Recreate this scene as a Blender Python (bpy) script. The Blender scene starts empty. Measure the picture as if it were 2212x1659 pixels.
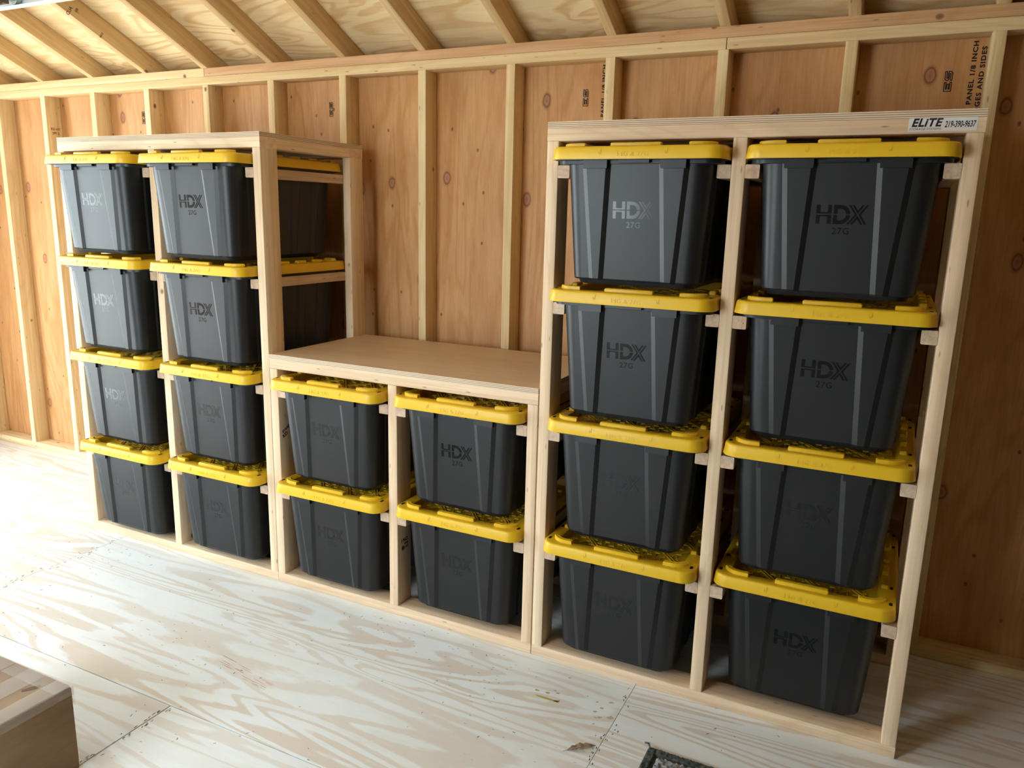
import bpy, bmesh, math, random
from mathutils import Vector, Matrix
random.seed(7)
SC = bpy.context.scene
COL = SC.collection

# ------------------------------------------------------------------ camera
CX, CY, CZ = 1.0028, -2.2484, 1.4956
YAW, PITCH, ROLL, FPX = -0.45564, -0.21419, 0.024014, 1687.84
fw = Vector((math.sin(YAW)*math.cos(PITCH), math.cos(YAW)*math.cos(PITCH), math.sin(PITCH)))
r0 = Vector((math.cos(YAW), -math.sin(YAW), 0)); u0 = r0.cross(fw)
rt = math.cos(ROLL)*r0 + math.sin(ROLL)*u0
up = -math.sin(ROLL)*r0 + math.cos(ROLL)*u0
cam_d = bpy.data.cameras.new('camera'); cam = bpy.data.objects.new('camera', cam_d); COL.objects.link(cam)
cam_d.sensor_fit = 'HORIZONTAL'; cam_d.sensor_width = 36.0; cam_d.lens = FPX*36.0/2212.0
cam_d.clip_start = 0.02; cam_d.clip_end = 300
cam.matrix_world = Matrix(((rt.x, up.x, -fw.x, CX), (rt.y, up.y, -fw.y, CY), (rt.z, up.z, -fw.z, CZ), (0, 0, 0, 1)))
SC.camera = cam

# ------------------------------------------------------------------ world (bright hazy sky) and exposure
SKY_COL, SKY_STR = (0.735, 0.885, 1.0), 8.4
EXPOSURE = 1.03
world = bpy.data.worlds.new('sky'); SC.world = world; world.use_nodes = True
bg = world.node_tree.nodes['Background']
bg.inputs[0].default_value = (*SKY_COL, 1); bg.inputs[1].default_value = SKY_STR
# high sun: lights the ground outside and falls through the open overhead door onto the floor beside it
SUN_DIR, SUN_STR = Vector((0.27, -0.30, -0.91)), 8.0
sl_ = bpy.data.lights.new('sun', 'SUN'); sl_.energy = SUN_STR; sl_.angle = math.radians(0.6); sl_.color = (0.96, 0.99, 1.0)
so_ = bpy.data.objects.new('sun', sl_); COL.objects.link(so_); so_.location = (-6, 5, 8)
so_.rotation_euler = SUN_DIR.to_track_quat('-Z', 'Y').to_euler()
vs = SC.view_settings
vs.view_transform = 'Standard'; vs.look = 'None'; vs.gamma = 1.0; vs.exposure = EXPOSURE; vs.use_curve_mapping = False
try:
    SC.cycles.max_bounces = 8; SC.cycles.diffuse_bounces = 5; SC.cycles.glossy_bounces = 3
    SC.cycles.use_adaptive_sampling = True; SC.cycles.adaptive_threshold = 0.05
    SC.cycles.use_denoising = True; SC.cycles.sample_clamp_indirect = 8
except Exception:
    pass

# room dimensions
XL, XR = -4.25, 3.4               # inner faces of the end walls
YW = 0.64                        # stud faces of the long wall
YS = YW + 0.089                  # sheathing face of the long wall
YF = -2.93                       # inner face of the opposite wall
ZP = 2.065                       # underside of the top plates
Z0 = ZP + 0.076                  # top of plates
SL = 0.473                       # roof slope
YR = -1.10                       # ridge
SX, SP = -0.8795, 0.409          # stud grid
DOOR_Y = (-2.05, -0.20); DOOR_Z = 2.14
MAN_X = (-1.85, -0.62); MAN_Z = (0.45, 2.05)

def portal(loc, rot, sx, sy):
    l = bpy.data.lights.new('daylight_portal', 'AREA'); l.shape = 'RECTANGLE'; l.size = sx; l.size_y = sy
    l.cycles.is_portal = True
    o = bpy.data.objects.new('daylight_portal', l); COL.objects.link(o); o.location = loc; o.rotation_euler = rot
portal((XL-0.11, sum(DOOR_Y)/2, DOOR_Z/2), (0, -math.pi/2, 0), DOOR_Z, DOOR_Y[1]-DOOR_Y[0])
portal((sum(MAN_X)/2, YF-0.11, sum(MAN_Z)/2), (math.pi/2, 0, 0), MAN_X[1]-MAN_X[0], MAN_Z[1]-MAN_Z[0])

# ------------------------------------------------------------------ node helpers and materials
class NT:
    def __init__(s, name):
        s.m = bpy.data.materials.new(name); s.m.use_nodes = True
        s.t = s.m.node_tree; s.n = s.t.nodes; s.b = s.n['Principled BSDF']
    def new(s, typ, **kw):
        nd = s.n.new(typ)
        for k, v in kw.items(): setattr(nd, k, v)
        return nd
    def link(s, a, b): s.t.links.new(a, b)
    def put(s, sock, v):
        if hasattr(v, 'is_output') or hasattr(v, 'links'): s.link(v, sock)
        else: sock.default_value = v
    def math(s, op, a, b=0.0, c=0.0, clamp=False):
        nd = s.new('ShaderNodeMath', operation=op, use_clamp=clamp)
        for i, v in enumerate((a, b, c)): s.put(nd.inputs[i], v)
        return nd.outputs[0]
    def mapping(s, vec, scale, loc=(0, 0, 0), rot=(0, 0, 0)):
        nd = s.new('ShaderNodeMapping'); s.link(vec, nd.inputs[0])
        nd.inputs[1].default_value = loc; nd.inputs[2].default_value = rot; nd.inputs[3].default_value = scale
        return nd.outputs[0]
    def noise(s, vec, scale=1.0, detail=3.0, rough=0.5, dist=0.0):
        nd = s.new('ShaderNodeTexNoise'); s.link(vec, nd.inputs['Vector'])
        nd.inputs['Scale'].default_value = scale; nd.inputs['Detail'].default_value = detail
        nd.inputs['Roughness'].default_value = rough; nd.inputs['Distortion'].default_value = dist
        return nd.outputs['Fac']
    def voronoi(s, vec, scale=1.0, rnd=1.0, out='Distance', dim='3D'):
        nd = s.new('ShaderNodeTexVoronoi', voronoi_dimensions=dim); s.link(vec, nd.inputs['Vector'])
        nd.inputs['Scale'].default_value = scale; nd.inputs['Randomness'].default_value = rnd
        return nd.outputs[out]
    def ramp(s, fac, stops, interp='LINEAR'):
        nd = s.new('ShaderNodeValToRGB'); s.link(fac, nd.inputs[0]); cr = nd.color_ramp; cr.interpolation = interp
        while len(cr.elements) < len(stops): cr.elements.new(0.5)
        for e, (p, c) in zip(cr.elements, stops):
            e.position = p; e.color = (*c, 1) if len(c) == 3 else c
        return nd.outputs[0]
    def fac(s, fac, a, b, lo=0.0, hi=1.0):
        nd = s.new('ShaderNodeMapRange'); s.link(fac, nd.inputs[0])
        for i, v in enumerate((a, b, lo, hi)): nd.inputs[i+1].default_value = v
        return nd.outputs[0]
    def mix(s, f, a, b, mode='MIX'):
        nd = s.new('ShaderNodeMix', data_type='RGBA', blend_type=mode)
        s.put(nd.inputs[0], f)
        for i, v in ((6, a), (7, b)):
            if isinstance(v, tuple): nd.inputs[i].default_value = (*v, 1)
            else: s.link(v, nd.inputs[i])
        return nd.outputs[2]
    def objvec(s, spread=41.0):
        tc = s.new('ShaderNodeTexCoord'); oi = s.new('ShaderNodeObjectInfo')
        cb = s.new('ShaderNodeCombineXYZ')
        s.link(s.math('MULTIPLY', oi.outputs['Random'], spread), cb.inputs[0])
        s.link(s.math('MULTIPLY', oi.outputs['Random'], spread*0.37), cb.inputs[1])
        s.link(s.math('MULTIPLY', oi.outputs['Random'], spread*0.71), cb.inputs[2])
        va = s.new('ShaderNodeVectorMath', operation='ADD')
        s.link(tc.outputs['Object'], va.inputs[0]); s.link(cb.outputs[0], va.inputs[1])
        return va.outputs[0], tc.outputs['Object'], oi.outputs['Random']
    def done(s, color=None, rough=0.6, spec=0.3, bump=None, bstr=0.2, bdist=0.001):
        if color is not None: s.put(s.b.inputs['Base Color'], color if not isinstance(color, tuple) else (*color, 1))
        s.put(s.b.inputs['Roughness'], rough); s.b.inputs['Specular IOR Level'].default_value = spec
        if bump is not None:
            bp = s.new('ShaderNodeBump'); s.link(bump, bp.inputs['Height'])
            bp.inputs['Strength'].default_value = bstr; bp.inputs['Distance'].default_value = bdist
            s.link(bp.outputs[0], s.b.inputs['Normal'])
        return s.m

def plain(name, col, rough=0.5, spec=0.5, metal=0.0):
    t = NT(name); t.b.inputs['Metallic'].default_value = metal
    return t.done(col, rough, spec)

def lumber(name, ca, cb, dark, knot=(0.10, 0.05, 0.025), kscale=7.5, krad=0.085):
    """sawn softwood; boards run along local X"""
    t = NT(name); v, raw, rnd = t.objvec()
    streak = t.noise(t.mapping(v, (1.1, 45, 45)), 1.0, 2, 0.6, 0.0)
    warp = t.noise(t.mapping(v, (0.8, 5, 5)), 1.0, 1, 0.5, 0.6)
    bands = t.math('PINGPONG', t.math('MULTIPLY', warp, 11.0), 0.5)
    bands = t.fac(bands, 0.0, 0.5)
    base = t.mix(rnd, ca, cb)
    c = t.mix(t.math('MULTIPLY', t.fac(streak, 0.40, 0.72), 0.60), base, dark)
    c = t.mix(t.math('MULTIPLY', t.math('POWER', bands, 3.0), 0.34), c, dark)
    fine = t.noise(t.mapping(v, (3.5, 210, 210)), 1.0, 1, 0.65)
    c = t.mix(t.math('MULTIPLY', t.fac(fine, 0.48, 0.70), 0.38), c, dark)
    kd = t.voronoi(t.mapping(v, (0.8, 1, 1)), kscale)
    wob = t.math('ADD', kd, t.math('MULTIPLY', t.math('SUBTRACT', t.noise(v, 60, 0), 0.5), 0.03))
    km = t.fac(wob, krad, krad*0.55)
    kc = t.ramp(t.fac(wob, 0.0, krad), [(0.0, tuple(x*1.5 for x in knot)), (0.55, tuple(x*2.6 for x in knot)), (0.85, knot), (1.0, tuple(x*2.2 for x in knot))])
    c = t.mix(km, c, kc)
    fl = t.voronoi(t.mapping(v, (8, 38, 38)), 1.0)
    c = t.mix(t.math('MULTIPLY', t.fac(fl, 0.10, 0.05), 0.6), c, tuple(x*1.6 for x in knot))
    return t.done(c, 0.62, 0.25)

def veneer(name, pale, tan, dark, sx, sy, k, sharp=(0.30, 0.42), blot=0.5, knots=0.0, kcol=(0.12, 0.05, 0.025), dashes=0.0, rough=0.55, spec=0.3, kscale=3.2, krad=0.085, fine=0.25, spread=41.0, dist=0.7):
    """rotary cut plywood face; face grain along local X"""
    t = NT(name); v, raw, rnd = t.objvec(spread)
    n1 = t.noise(t.mapping(v, (sx, sy, 1)), 1.0, 2.2, 0.5, dist)
    edge = t.noise(t.mapping(v, (18, 70, 1)), 1.0, 2, 0.6)
    n1 = t.math('ADD', n1, t.math('MULTIPLY', t.math('SUBTRACT', edge, 0.5), 0.018))
    band = t.math('PINGPONG', t.math('MULTIPLY', n1, k), 0.5)
    early = t.fac(band, sharp[0], sharp[1])
    big = t.noise(t.mapping(v, (sx*0.9, sy*0.6, 1), (7, 3, 1)), 1.0, 2, 0.5)
    amt = t.math('MULTIPLY', early, t.fac(big, 0.30, 0.62, 0.25, 1.0))
    c = t.mix(amt, pale, tan)
    c = t.mix(t.math('MULTIPLY', t.fac(t.noise(t.mapping(v, (2.5, 9, 1), (3, 9, 2)), 1.0, 3, 0.55), 0.45, 0.75), blot), c, dark)
    fl = t.noise(t.mapping(v, (6, 150, 1)), 1.0, 2, 0.6)
    c = t.mix(t.math('MULTIPLY', t.fac(fl, 0.45, 0.8), fine), c, dark)
    ff = t.noise(t.mapping(v, (14, 420, 1), (5, 1, 0)), 1.0, 1, 0.65)
    c = t.mix(t.math('MULTIPLY', t.fac(ff, 0.48, 0.72), fine*0.8), c, dark)
    mot = t.noise(t.mapping(v, (9, 40, 1), (1, 8, 0)), 1.0, 2, 0.65, 0.8)
    c = t.mix(t.math('MULTIPLY', t.fac(mot, 0.52, 0.72), fine*0.9), c, pale)
    if knots > 0:
        kd = t.voronoi(t.mapping(v, (0.62, 1, 1)), kscale, dim='2D')
        wob = t.math('ADD', kd, t.math('MULTIPLY', t.math('SUBTRACT', t.noise(v, 30, 0), 0.5), 0.02))
        kk = t.ramp(t.fac(wob, 0.0, krad), [(0.0, tuple(x*2.2 for x in kcol)), (0.5, tuple(x*3.4 for x in kcol)), (0.72, kcol), (0.85, tuple(x*3.0 for x in kcol)), (1.0, dark)])
        c = t.mix(t.math('MULTIPLY', t.fac(wob, krad*1.15, krad*0.85), knots), c, kk)
        sp = t.voronoi(t.mapping(v, (0.7, 1, 1), (2, 5, 0)), kscale*1.6, dim='2D')
        c = t.mix(t.math('MULTIPLY', t.fac(sp, 0.030, 0.019), knots*0.9), c, kcol)
    if dashes > 0:
        dd = t.voronoi(t.mapping(v, (9, 34, 1), (1, 2, 0), (0, 0, 0.5)), 1.0, dim='2D')
        msk = t.fac(t.noise(v, 2.3, 2), 0.56, 0.66)
        c = t.mix(t.math('MULTIPLY', t.math('MULTIPLY', t.fac(dd, 0.05, 0.03), msk), dashes), c, (0.09, 0.075, 0.07))
    return t.done(c, rough, spec)

M = {}
M['stud'] = lumber('stud_lumber', (0.80, 0.64, 0.38), (0.73, 0.55, 0.30), (0.56, 0.35, 0.14))
M['plate_fir'] = lumber('orange_fir_lumber', (0.66, 0.40, 0.20), (0.62, 0.37, 0.19), (0.45, 0.22, 0.09))
M['rafter'] = lumber('rafter_lumber', (0.72, 0.53, 0.29), (0.66, 0.46, 0.23), (0.50, 0.31, 0.13))
M['rack'] = lumber('rack_lumber', (0.81, 0.63, 0.42), (0.75, 0.55, 0.36), (0.55, 0.36, 0.21), kscale=5.5, krad=0.07)
M['rail'] = lumber('rail_lumber', (0.68, 0.50, 0.345), (0.64, 0.45, 0.31), (0.40, 0.25, 0.15), kscale=5.0, krad=0.04)
M['wallply'] = veneer('siding_panel_wood', (0.58, 0.31, 0.13), (0.50, 0.24, 0.078), (0.39, 0.16, 0.045), 0.7, 5.0, 9.0, (0.22, 0.42), 0.6, 0.85, kscale=3.0, krad=0.062, fine=0.45)
M['roofply'] = veneer('roof_sheet_wood', (0.86, 0.70, 0.42), (0.70, 0.47, 0.22), (0.56, 0.35, 0.15), 1.3, 6.0, 9.0, (0.24, 0.42), 0.25, 0.0, fine=0.2)
M['floorply'] = veneer('floor_sheet_wood', (0.79, 0.79, 0.76), (0.67, 0.575, 0.47), (0.68, 0.60, 0.51), 0.50, 4.0, 13.0, (0.25, 0.36), 0.42, 0.0, dashes=0.9, rough=0.5, spec=0.4, fine=0.2, dist=0.8)
M['topply'] = veneer('rack_top_wood', (0.66, 0.48, 0.31), (0.62, 0.43, 0.26), (0.50, 0.33, 0.18), 1.2, 16.0, 5.0, (0.2, 0.5), 0.35, 0.0, rough=0.5, fine=0.35)

def ply_edge_mat():
    t = NT('plywood_edge_layers'); v, raw, rnd = t.objvec()
    sep = t.new('ShaderNodeSeparateXYZ'); t.link(raw, sep.inputs[0])
    st = t.math('PINGPONG', t.math('MULTIPLY', sep.outputs[2], 1/0.0052), 0.5)
    nz = t.noise(t.mapping(v, (6, 6, 120)), 1.0, 3)
    c = t.mix(t.fac(st, 0.18, 0.32), (0.36, 0.24, 0.15), (0.74, 0.59, 0.43))
    c = t.mix(t.math('MULTIPLY', t.fac(nz, 0.5, 0.75), 0.2), c, (0.36, 0.24, 0.15))
    return t.done(c, 0.65, 0.2)
M['plyedge'] = ply_edge_mat()

def tote_mat():
    t = NT('black_tote_plastic'); v, raw, rnd = t.objvec()
    n = t.noise(v, 420, 2, 0.6)
    return t.done((0.008, 0.0083, 0.0086), 0.43, 0.44)
M['tote'] = tote_mat()
M['logo'] = plain('smooth_black_plastic', (0.008, 0.0085, 0.009), 0.18, 0.42)
def lid_mat():
    t = NT('yellow_lid_plastic'); v, raw, rnd = t.objvec()
    n = t.noise(v, 300, 2, 0.6)
    return t.done((0.72, 0.43, 0.013), 0.42, 0.38)
M['lid'] = lid_mat()
M['slot'] = plain('dark_slot', (0.012, 0.012, 0.012), 0.7, 0.2)
M['ink'] = plain('black_ink', (0.025, 0.020, 0.020), 0.8, 0.1)
M['inkfade'] = plain('faded_ink', (0.16, 0.085, 0.035), 0.8, 0.1)
M['splinter'] = plain('dark_splinter', (0.06, 0.045, 0.04), 0.8, 0.1)
M['sticker'] = plain('white_sticker', (0.72, 0.69, 0.64), 0.35, 0.5)
M['stickerink'] = plain('sticker_ink', (0.018, 0.014, 0.022), 0.4, 0.4)
M['white'] = plain('overexposed_white_galv', (0.86, 0.88, 0.88), 0.35, 0.5)  # galvanised track, its overexposed glare put into the white colour
M['galv'] = plain('galvanised_steel', (0.46, 0.49, 0.48), 0.38, 0.5, 0.8)
M['doorback'] = plain('grey_door_steel', (0.40, 0.45, 0.44), 0.5, 0.4)
M['bronze'] = plain('brown_steel', (0.16, 0.11, 0.07), 0.4, 0.5, 0.6)
M['darkply'] = veneer('darkened_unseen_siding', (0.17, 0.105, 0.06), (0.14, 0.085, 0.045), (0.10, 0.06, 0.03), 0.7, 5.0, 7.0)  # unseen walls coloured dark so they bounce less light into the room
M['ground'] = plain('pale_gravel', (0.62, 0.60, 0.55), 0.9, 0.1)

# ------------------------------------------------------------------ mesh helpers
def link(o, parent=None):
    COL.objects.link(o)
    if parent is not None: o.parent = parent
    return o
def mobj(name, me, parent=None, loc=(0, 0, 0), rot=(0, 0, 0), label=None):
    o = bpy.data.objects.new(name, me); link(o, parent); o.location = loc; o.rotation_euler = rot
    if label: o['label'] = label
    return o
def empty(name, loc=(0, 0, 0), rotz=0.0):
    o = bpy.data.objects.new(name, None); COL.objects.link(o); o.location = loc; o.rotation_euler = (0, 0, rotz); o.empty_display_size = 0.05
    return o
def tag(o, label, cat, group=None, kind=None):
    o['label'] = label; o['category'] = cat
    if group: o['group'] = group
    if kind: o['kind'] = kind
    return o
def struct(o, label=None):
    o['kind'] = 'structure'
    if label: o['label'] = label
    return o
def mesh_from_bm(name, bm, mat, smooth=None):
    me = bpy.data.meshes.new(name); bm.to_mesh(me); bm.free()
    for m in (mat if isinstance(mat, (list, tuple)) else [mat]): me.materials.append(m)
    if smooth is not None:
        for p in me.polygons: p.use_smooth = True
        me.set_sharp_from_angle(angle=math.radians(smooth))
    return me
_cache = {}
def board_mesh(L, w, h, mat, bev=0.003):
    """board with eased edges: length along X, centred"""
    key = (round(L, 4), round(w, 4), round(h, 4), mat.name, bev)
    if key in _cache: return _cache[key]
    bm = bmesh.new(); bmesh.ops.create_cube(bm, size=1.0)
    bmesh.ops.scale(bm, vec=(L, w, h), verts=bm.verts)
    if bev > 0:
        es = [e for e in bm.edges if abs((e.verts[0].co-e.verts[1].co).x) > L*0.5]
        bmesh.ops.bevel(bm, geom=es, offset=bev, segments=2, profile=0.5, affect='EDGES')
    me = mesh_from_bm('board', bm, mat, 40)
    _cache[key] = me
    return me
HPI = math.pi/2
def bx(bm, x0, x1, y0, y1, z0, z1, mi=0):
    vs = [bm.verts.new(c) for c in ((x0, y0, z0), (x1, y0, z0), (x1, y1, z0), (x0, y1, z0), (x0, y0, z1), (x1, y0, z1), (x1, y1, z1), (x0, y1, z1))]
    for f in ((0, 3, 2, 1), (4, 5, 6, 7), (0, 1, 5, 4), (1, 2, 6, 5), (2, 3, 7, 6), (3, 0, 4, 7)):
        fc = bm.faces.new([vs[i] for i in f]); fc.material_index = mi
    return vs
def boxes(name, lst, mat, parent=None):
    bm = bmesh.new()
    for b in lst: bx(bm, *b)
    return mobj(name, mesh_from_bm(name, bm, mat), parent)
def extrude_poly(bm, pts, z0, z1, bev=0.0):
    """vertical prism over a CCW outline, optional eased top edge"""
    lo = [bm.verts.new((x, y, z0)) for x, y in pts]
    n = len(pts); rings = [lo]
    if bev > 0:
        cx = sum(p[0] for p in pts)/n; cy = sum(p[1] for p in pts)/n
        rings.append([bm.verts.new((x, y, z1-bev)) for x, y in pts])
        ins = []
        for i in range(n):
            a = Vector(pts[i-1]); b = Vector(pts[i]); c = Vector(pts[(i+1) % n])
            d1 = (b-a).normalized(); d2 = (c-b).normalized()
            nn = Vector((-(d1.y+d2.y), d1.x+d2.x))
            nn = nn.normalized() if nn.length > 1e-6 else Vector((-d1.y, d1.x))
            q = b+nn*bev
            ins.append(bm.verts.new((q.x, q.y, z1)))
        rings.append(ins)
    else:
        rings.append([bm.verts.new((x, y, z1)) for x, y in pts])
    for a, b in zip(rings, rings[1:]):
        for i in range(n): bm.faces.new((a[i], a[(i+1) % n], b[(i+1) % n], b[i]))
    bm.faces.new(rings[-1]); bm.faces.new(lo[::-1])
def text_mesh(s, size, mat, extrude=0.0004, offset=0.0, shear=0.0, sx=1.0, align='CENTER', spacing=1.0):
    cu = bpy.data.curves.new('txt', 'FONT'); cu.body = s; cu.size = size; cu.extrude = extrude; cu.offset = offset; cu.shear = shear
    cu.align_x = align; cu.align_y = 'CENTER'; cu.resolution_u = 3; cu.space_character = spacing
    ob = bpy.data.objects.new('txt', cu); COL.objects.link(ob)
    dg = bpy.context.evaluated_depsgraph_get()
    me = bpy.data.meshes.new_from_object(ob.evaluated_get(dg))
    bpy.data.objects.remove(ob); bpy.data.curves.remove(cu)
    if sx != 1.0: me.transform(Matrix.Diagonal((sx, 1, 1, 1)))
    me.materials.clear(); me.materials.append(mat)
    return me

# ------------------------------------------------------------------ floor: plywood sheets
floor = struct(boxes('floor', [(XL-0.11, XR+0.1, YF-0.1, YS+0.011, -0.12, -0.02)], M['stud']), 'joists and subfloor under the plywood sheets')
def sheet(name, x0, x1, y0, y1, zc, th, mat, parent, gap=0.0012):
    return mobj(name, board_mesh(x1-x0-2*gap, y1-y0-2*gap, th, mat, 0.0), parent, ((x0+x1)/2, (y0+y1)/2, zc))
rows = [(YF, -2.01, [XL, -2.06, 0.38, XR]), (-2.01, -0.79, [XL, -3.29, -0.849, 1.59, XR]), (-0.79, 0.428, [XL, -2.06, 0.379, XR]), (0.428, YS, [XL, -3.29, -0.85, 1.59, XR])]
for y0, y1, xs in rows:
    for a, b in zip(xs, xs[1:]): sheet('plywood_sheet', a, b, y0, y1, -0.01, 0.02, M['floorply'], floor, 0.0022 if (y0 < -1.9 and y1 > -0.9) else 0.0009)

def glue_mat():
    t = NT('dried_amber_glue'); return t.done((0.50, 0.36, 0.14), 0.25, 0.5)
M['glue'] = glue_mat(); M['wet'] = plain('dried_drip', (0.50, 0.40, 0.28), 0.3, 0.5); M['scuff'] = plain('red_scuff', (0.60, 0.37, 0.29), 0.6, 0.2)
def blob(name, x, y, rx_, ry_, a, mat, h=0.0006, n=14, seed=1):
    rg = random.Random(seed); bm = bmesh.new(); pts = []
    for i in range(n):
        th = 2*math.pi*i/n; q = 1+rg.uniform(-0.22, 0.22); u, v = rx_*q*math.cos(th), ry_*q*math.sin(th)
        pts.append((x+u*math.cos(a)-v*math.sin(a), y+u*math.sin(a)+v*math.cos(a)))
    extrude_poly(bm, pts, 0.0, h); mobj(name, mesh_from_bm(name, bm, mat), floor)
for i, (x, y, a, b, an) in enumerate(((0.150, -0.209, 0.038, 0.0045, 0.0), (0.186, -0.207, 0.010, 0.006, 0.6), (0.107, -0.183, 0.007, 0.004, 0.1), (0.143, -0.180, 0.008, 0.004, 0.3), (0.173, -0.167, 0.006, 0.003, 0.5), (0.160, -0.158, 0.004, 0.002, 0.2))): blob('glue_drip', x, y, a, b, an, M['glue'], seed=i)
for i, (x, y, a, b) in enumerate(((0.311, -0.199, 0.006, 0.004), (0.324, -0.173, 0.006, 0.005), (0.340, -0.132, 0.008, 0.004), (0.333, -0.220, 0.007, 0.005), (0.362, -0.206, 0.010, 0.006), (0.300, -0.150, 0.005, 0.003))): blob('drip_mark', x, y, a, b, 0.4, M['wet'], 0.0003, seed=20+i)
rg_ = random.Random(4)
for i in range(22):
    t_ = rg_.random(); blob('scuff_mark', -0.90+0.24*t_+rg_.uniform(-0.02, 0.02), -0.525-0.055*t_+rg_.uniform(-0.022, 0.022), rg_.uniform(0.012, 0.035), rg_.uniform(0.0007, 0.0016), -0.12+rg_.uniform(-0.05, 0.05), M['scuff'], 0.0002, 10, 50+i)

# ------------------------------------------------------------------ long wall with studs
wall = struct(empty('wall_back', (0, 0, 0)), 'long stud wall of orange siding panels behind the racks')
pe = [-0.0425 + 1.227*n for n in range(-4, 4)]
pe = [XL-0.011] + [x for x in pe if x > XL] + [XR]
for a, b in zip(pe, pe[1:]):
    mobj('siding_panel', board_mesh(Z0-0.002, b-a-0.001, 0.011, M['wallply'], 0.0), wall, ((a+b)/2, YS+0.0055, (Z0-0.002)/2), (HPI, -HPI, 0))
k = -8
studs = []
while SX+k*SP+0.04 < XR-0.05:
    studs.append(SX+k*SP); k += 1
for x in studs:
    mobj('stud', board_mesh(ZP-0.038, 0.089, 0.038, M['stud']), wall, (x+0.019, YW+0.0445, 0.038+(ZP-0.038)/2), (0, -HPI, 0))
def hboard(name, x0, x1, y0, y1, z0, z1, mat, parent, **kw):
    return mobj(name, board_mesh(x1-x0, y1-y0, z1-z0, mat), parent, ((x0+x1)/2, (y0+y1)/2, (z0+z1)/2), **kw)
hboard('bottom_plate', XL, XR, YW, YS, 0, 0.038, M['stud'], wall)
for a, b, m in ((XL, 0.374, 'stud'), (0.377, XR, 'stud')): hboard('top_plate', a, b, YW, YS, ZP, ZP+0.038, M[m], wall)
for a, b, m in ((XL, -2.092, 'stud'), (-2.089, XR, 'plate_fir')): hboard('top_plate', a, b, YW, YS, ZP+0.038, Z0, M[m], wall)

# printing on the siding panels
def stamp(parent, s, size, x, y, z, rot, mat='ink', off=0.0, sx=1.0, name='panel_stamp', spacing=1.0, ext=0.0003):
    return mobj(name, text_mesh(s, size, M[mat], ext, off, 0, sx, spacing=spacing), parent, (x, y, z), rot)
VR = (HPI, -HPI, 0)    # vertical wall text that reads upwards
def wall_text_rot(): return Matrix(((0, -1, 0), (0, 0, -1), (1, 0, 0))).to_euler()
WTR = wall_text_rot()
def outline_es(x, z, parent):
    """large hollow E S mark lying on its side"""
    bm = bmesh.new(); w = 0.0026
    def st(pts):
        for a, b in zip(pts, pts[1:]):
            d = (Vector(b)-Vector(a)); L = d.length; d.normalize(); nrm = Vector((-d.y, d.x))*w/2
            a2 = Vector(a)-d*w/2; b2 = Vector(b)+d*w/2
            vs = [bm.verts.new((p.x, p.y, 0)) for p in (a2-nrm, b2-nrm, b2+nrm, a2+nrm)]
            bm.faces.new(vs)
    H, Wd, g = 0.020, 0.027, 0.0068
    st([(0, 0), (0, H), (Wd, H), (Wd, H-g*0.7), (g, H-g*0.7), (g, H*0.5+g*0.35), (Wd*0.8, H*0.5+g*0.35), (Wd*0.8, H*0.5-g*0.35), (g, H*0.5-g*0.35), (g, g*0.7), (Wd, g*0.7), (Wd, 0), (0, 0)])
    o = Wd+0.006
    st([(o, 0), (o+Wd*0.8, 0), (o+Wd, g*0.6), (o+Wd, H*0.5), (o+Wd*0.8, H*0.58), (o+g, H*0.58), (o+g, H-g*0.7), (o+Wd, H-g*0.7), (o+Wd, H), (o+g*0.6, H), (o, H-g*0.6), (o, H*0.55), (o+g*0.6, H*0.45), (o+Wd-g, H*0.42), (o+Wd-g, g*0.7), (o, g*0.7), (o, 0)])
    me = mesh_from_bm('es', bm, M['ink'])
    mobj('panel_stamp', me, parent, (x, YS-0.0004, z), WTR)
for x in (-2.626, -1.394, -0.158, 1.076): outline_es(x, 1.911, wall)
for x0 in (1.1435, -0.0835, -1.3105, -2.5375):
    for t_, dx, zt in (('PANEL 1/8 INCH', -0.0125, 2.058), ('EDGES AND SIDES', 0.0125, 2.040)):
        mobj('panel_stamp', text_mesh(t_, 0.0185, M['ink'], 0.0003, 0.0007, 0, 1.22, 'RIGHT', 1.18), wall, (x0+dx, YS-0.0004, zt), WTR)

# ------------------------------------------------------------------ roof
roof = struct(empty('ceiling', (0, 0, 0)), 'open rafters with plywood roof sheets above')
ang = math.atan(SL); ca_, sa_ = math.cos(ang), math.sin(ang)
RH = 0.089
def slope_board(name, x0, x1, ya, yb, zoff0, zoff1, mat, side, bev=0.003):
    """board along the slope between two y positions; zoff measured square to the slope from the rafter underside"""
    L = abs(ya-yb)/ca_
    ym = (ya+yb)/2; zm = Z0 + (YW-ym)*SL; zc = (zoff0+zoff1)/2
    if side > 0:
        loc = ((x0+x1)/2, ym+sa_*zc, zm+ca_*zc); rot = Matrix(((0, 1, 0), (-ca_, 0, sa_), (sa_, 0, ca_))).to_euler()
    else:
        ym2 = 2*YR-ym
        loc = ((x0+x1)/2, ym2-sa_*zc, zm+ca_*zc); rot = Matrix(((0, -1, 0), (ca_, 0, -sa_), (sa_, 0, ca_))).to_euler()
    return mobj(name, board_mesh(L, x1-x0, zoff1-zoff0, mat, bev), roof, loc, rot)
for k in range(-9, 11):
    x = SX+k*SP
    if x < XL or x > XR-0.04: continue
    slope_board('rafter', x, x+0.038, YW+0.16, YR+0.022, 0, RH, M['rafter'], 1)
    slope_board('rafter', x, x+0.038, YW+0.16, YR+0.022, 0, RH, M['rafter'], -1)
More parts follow.
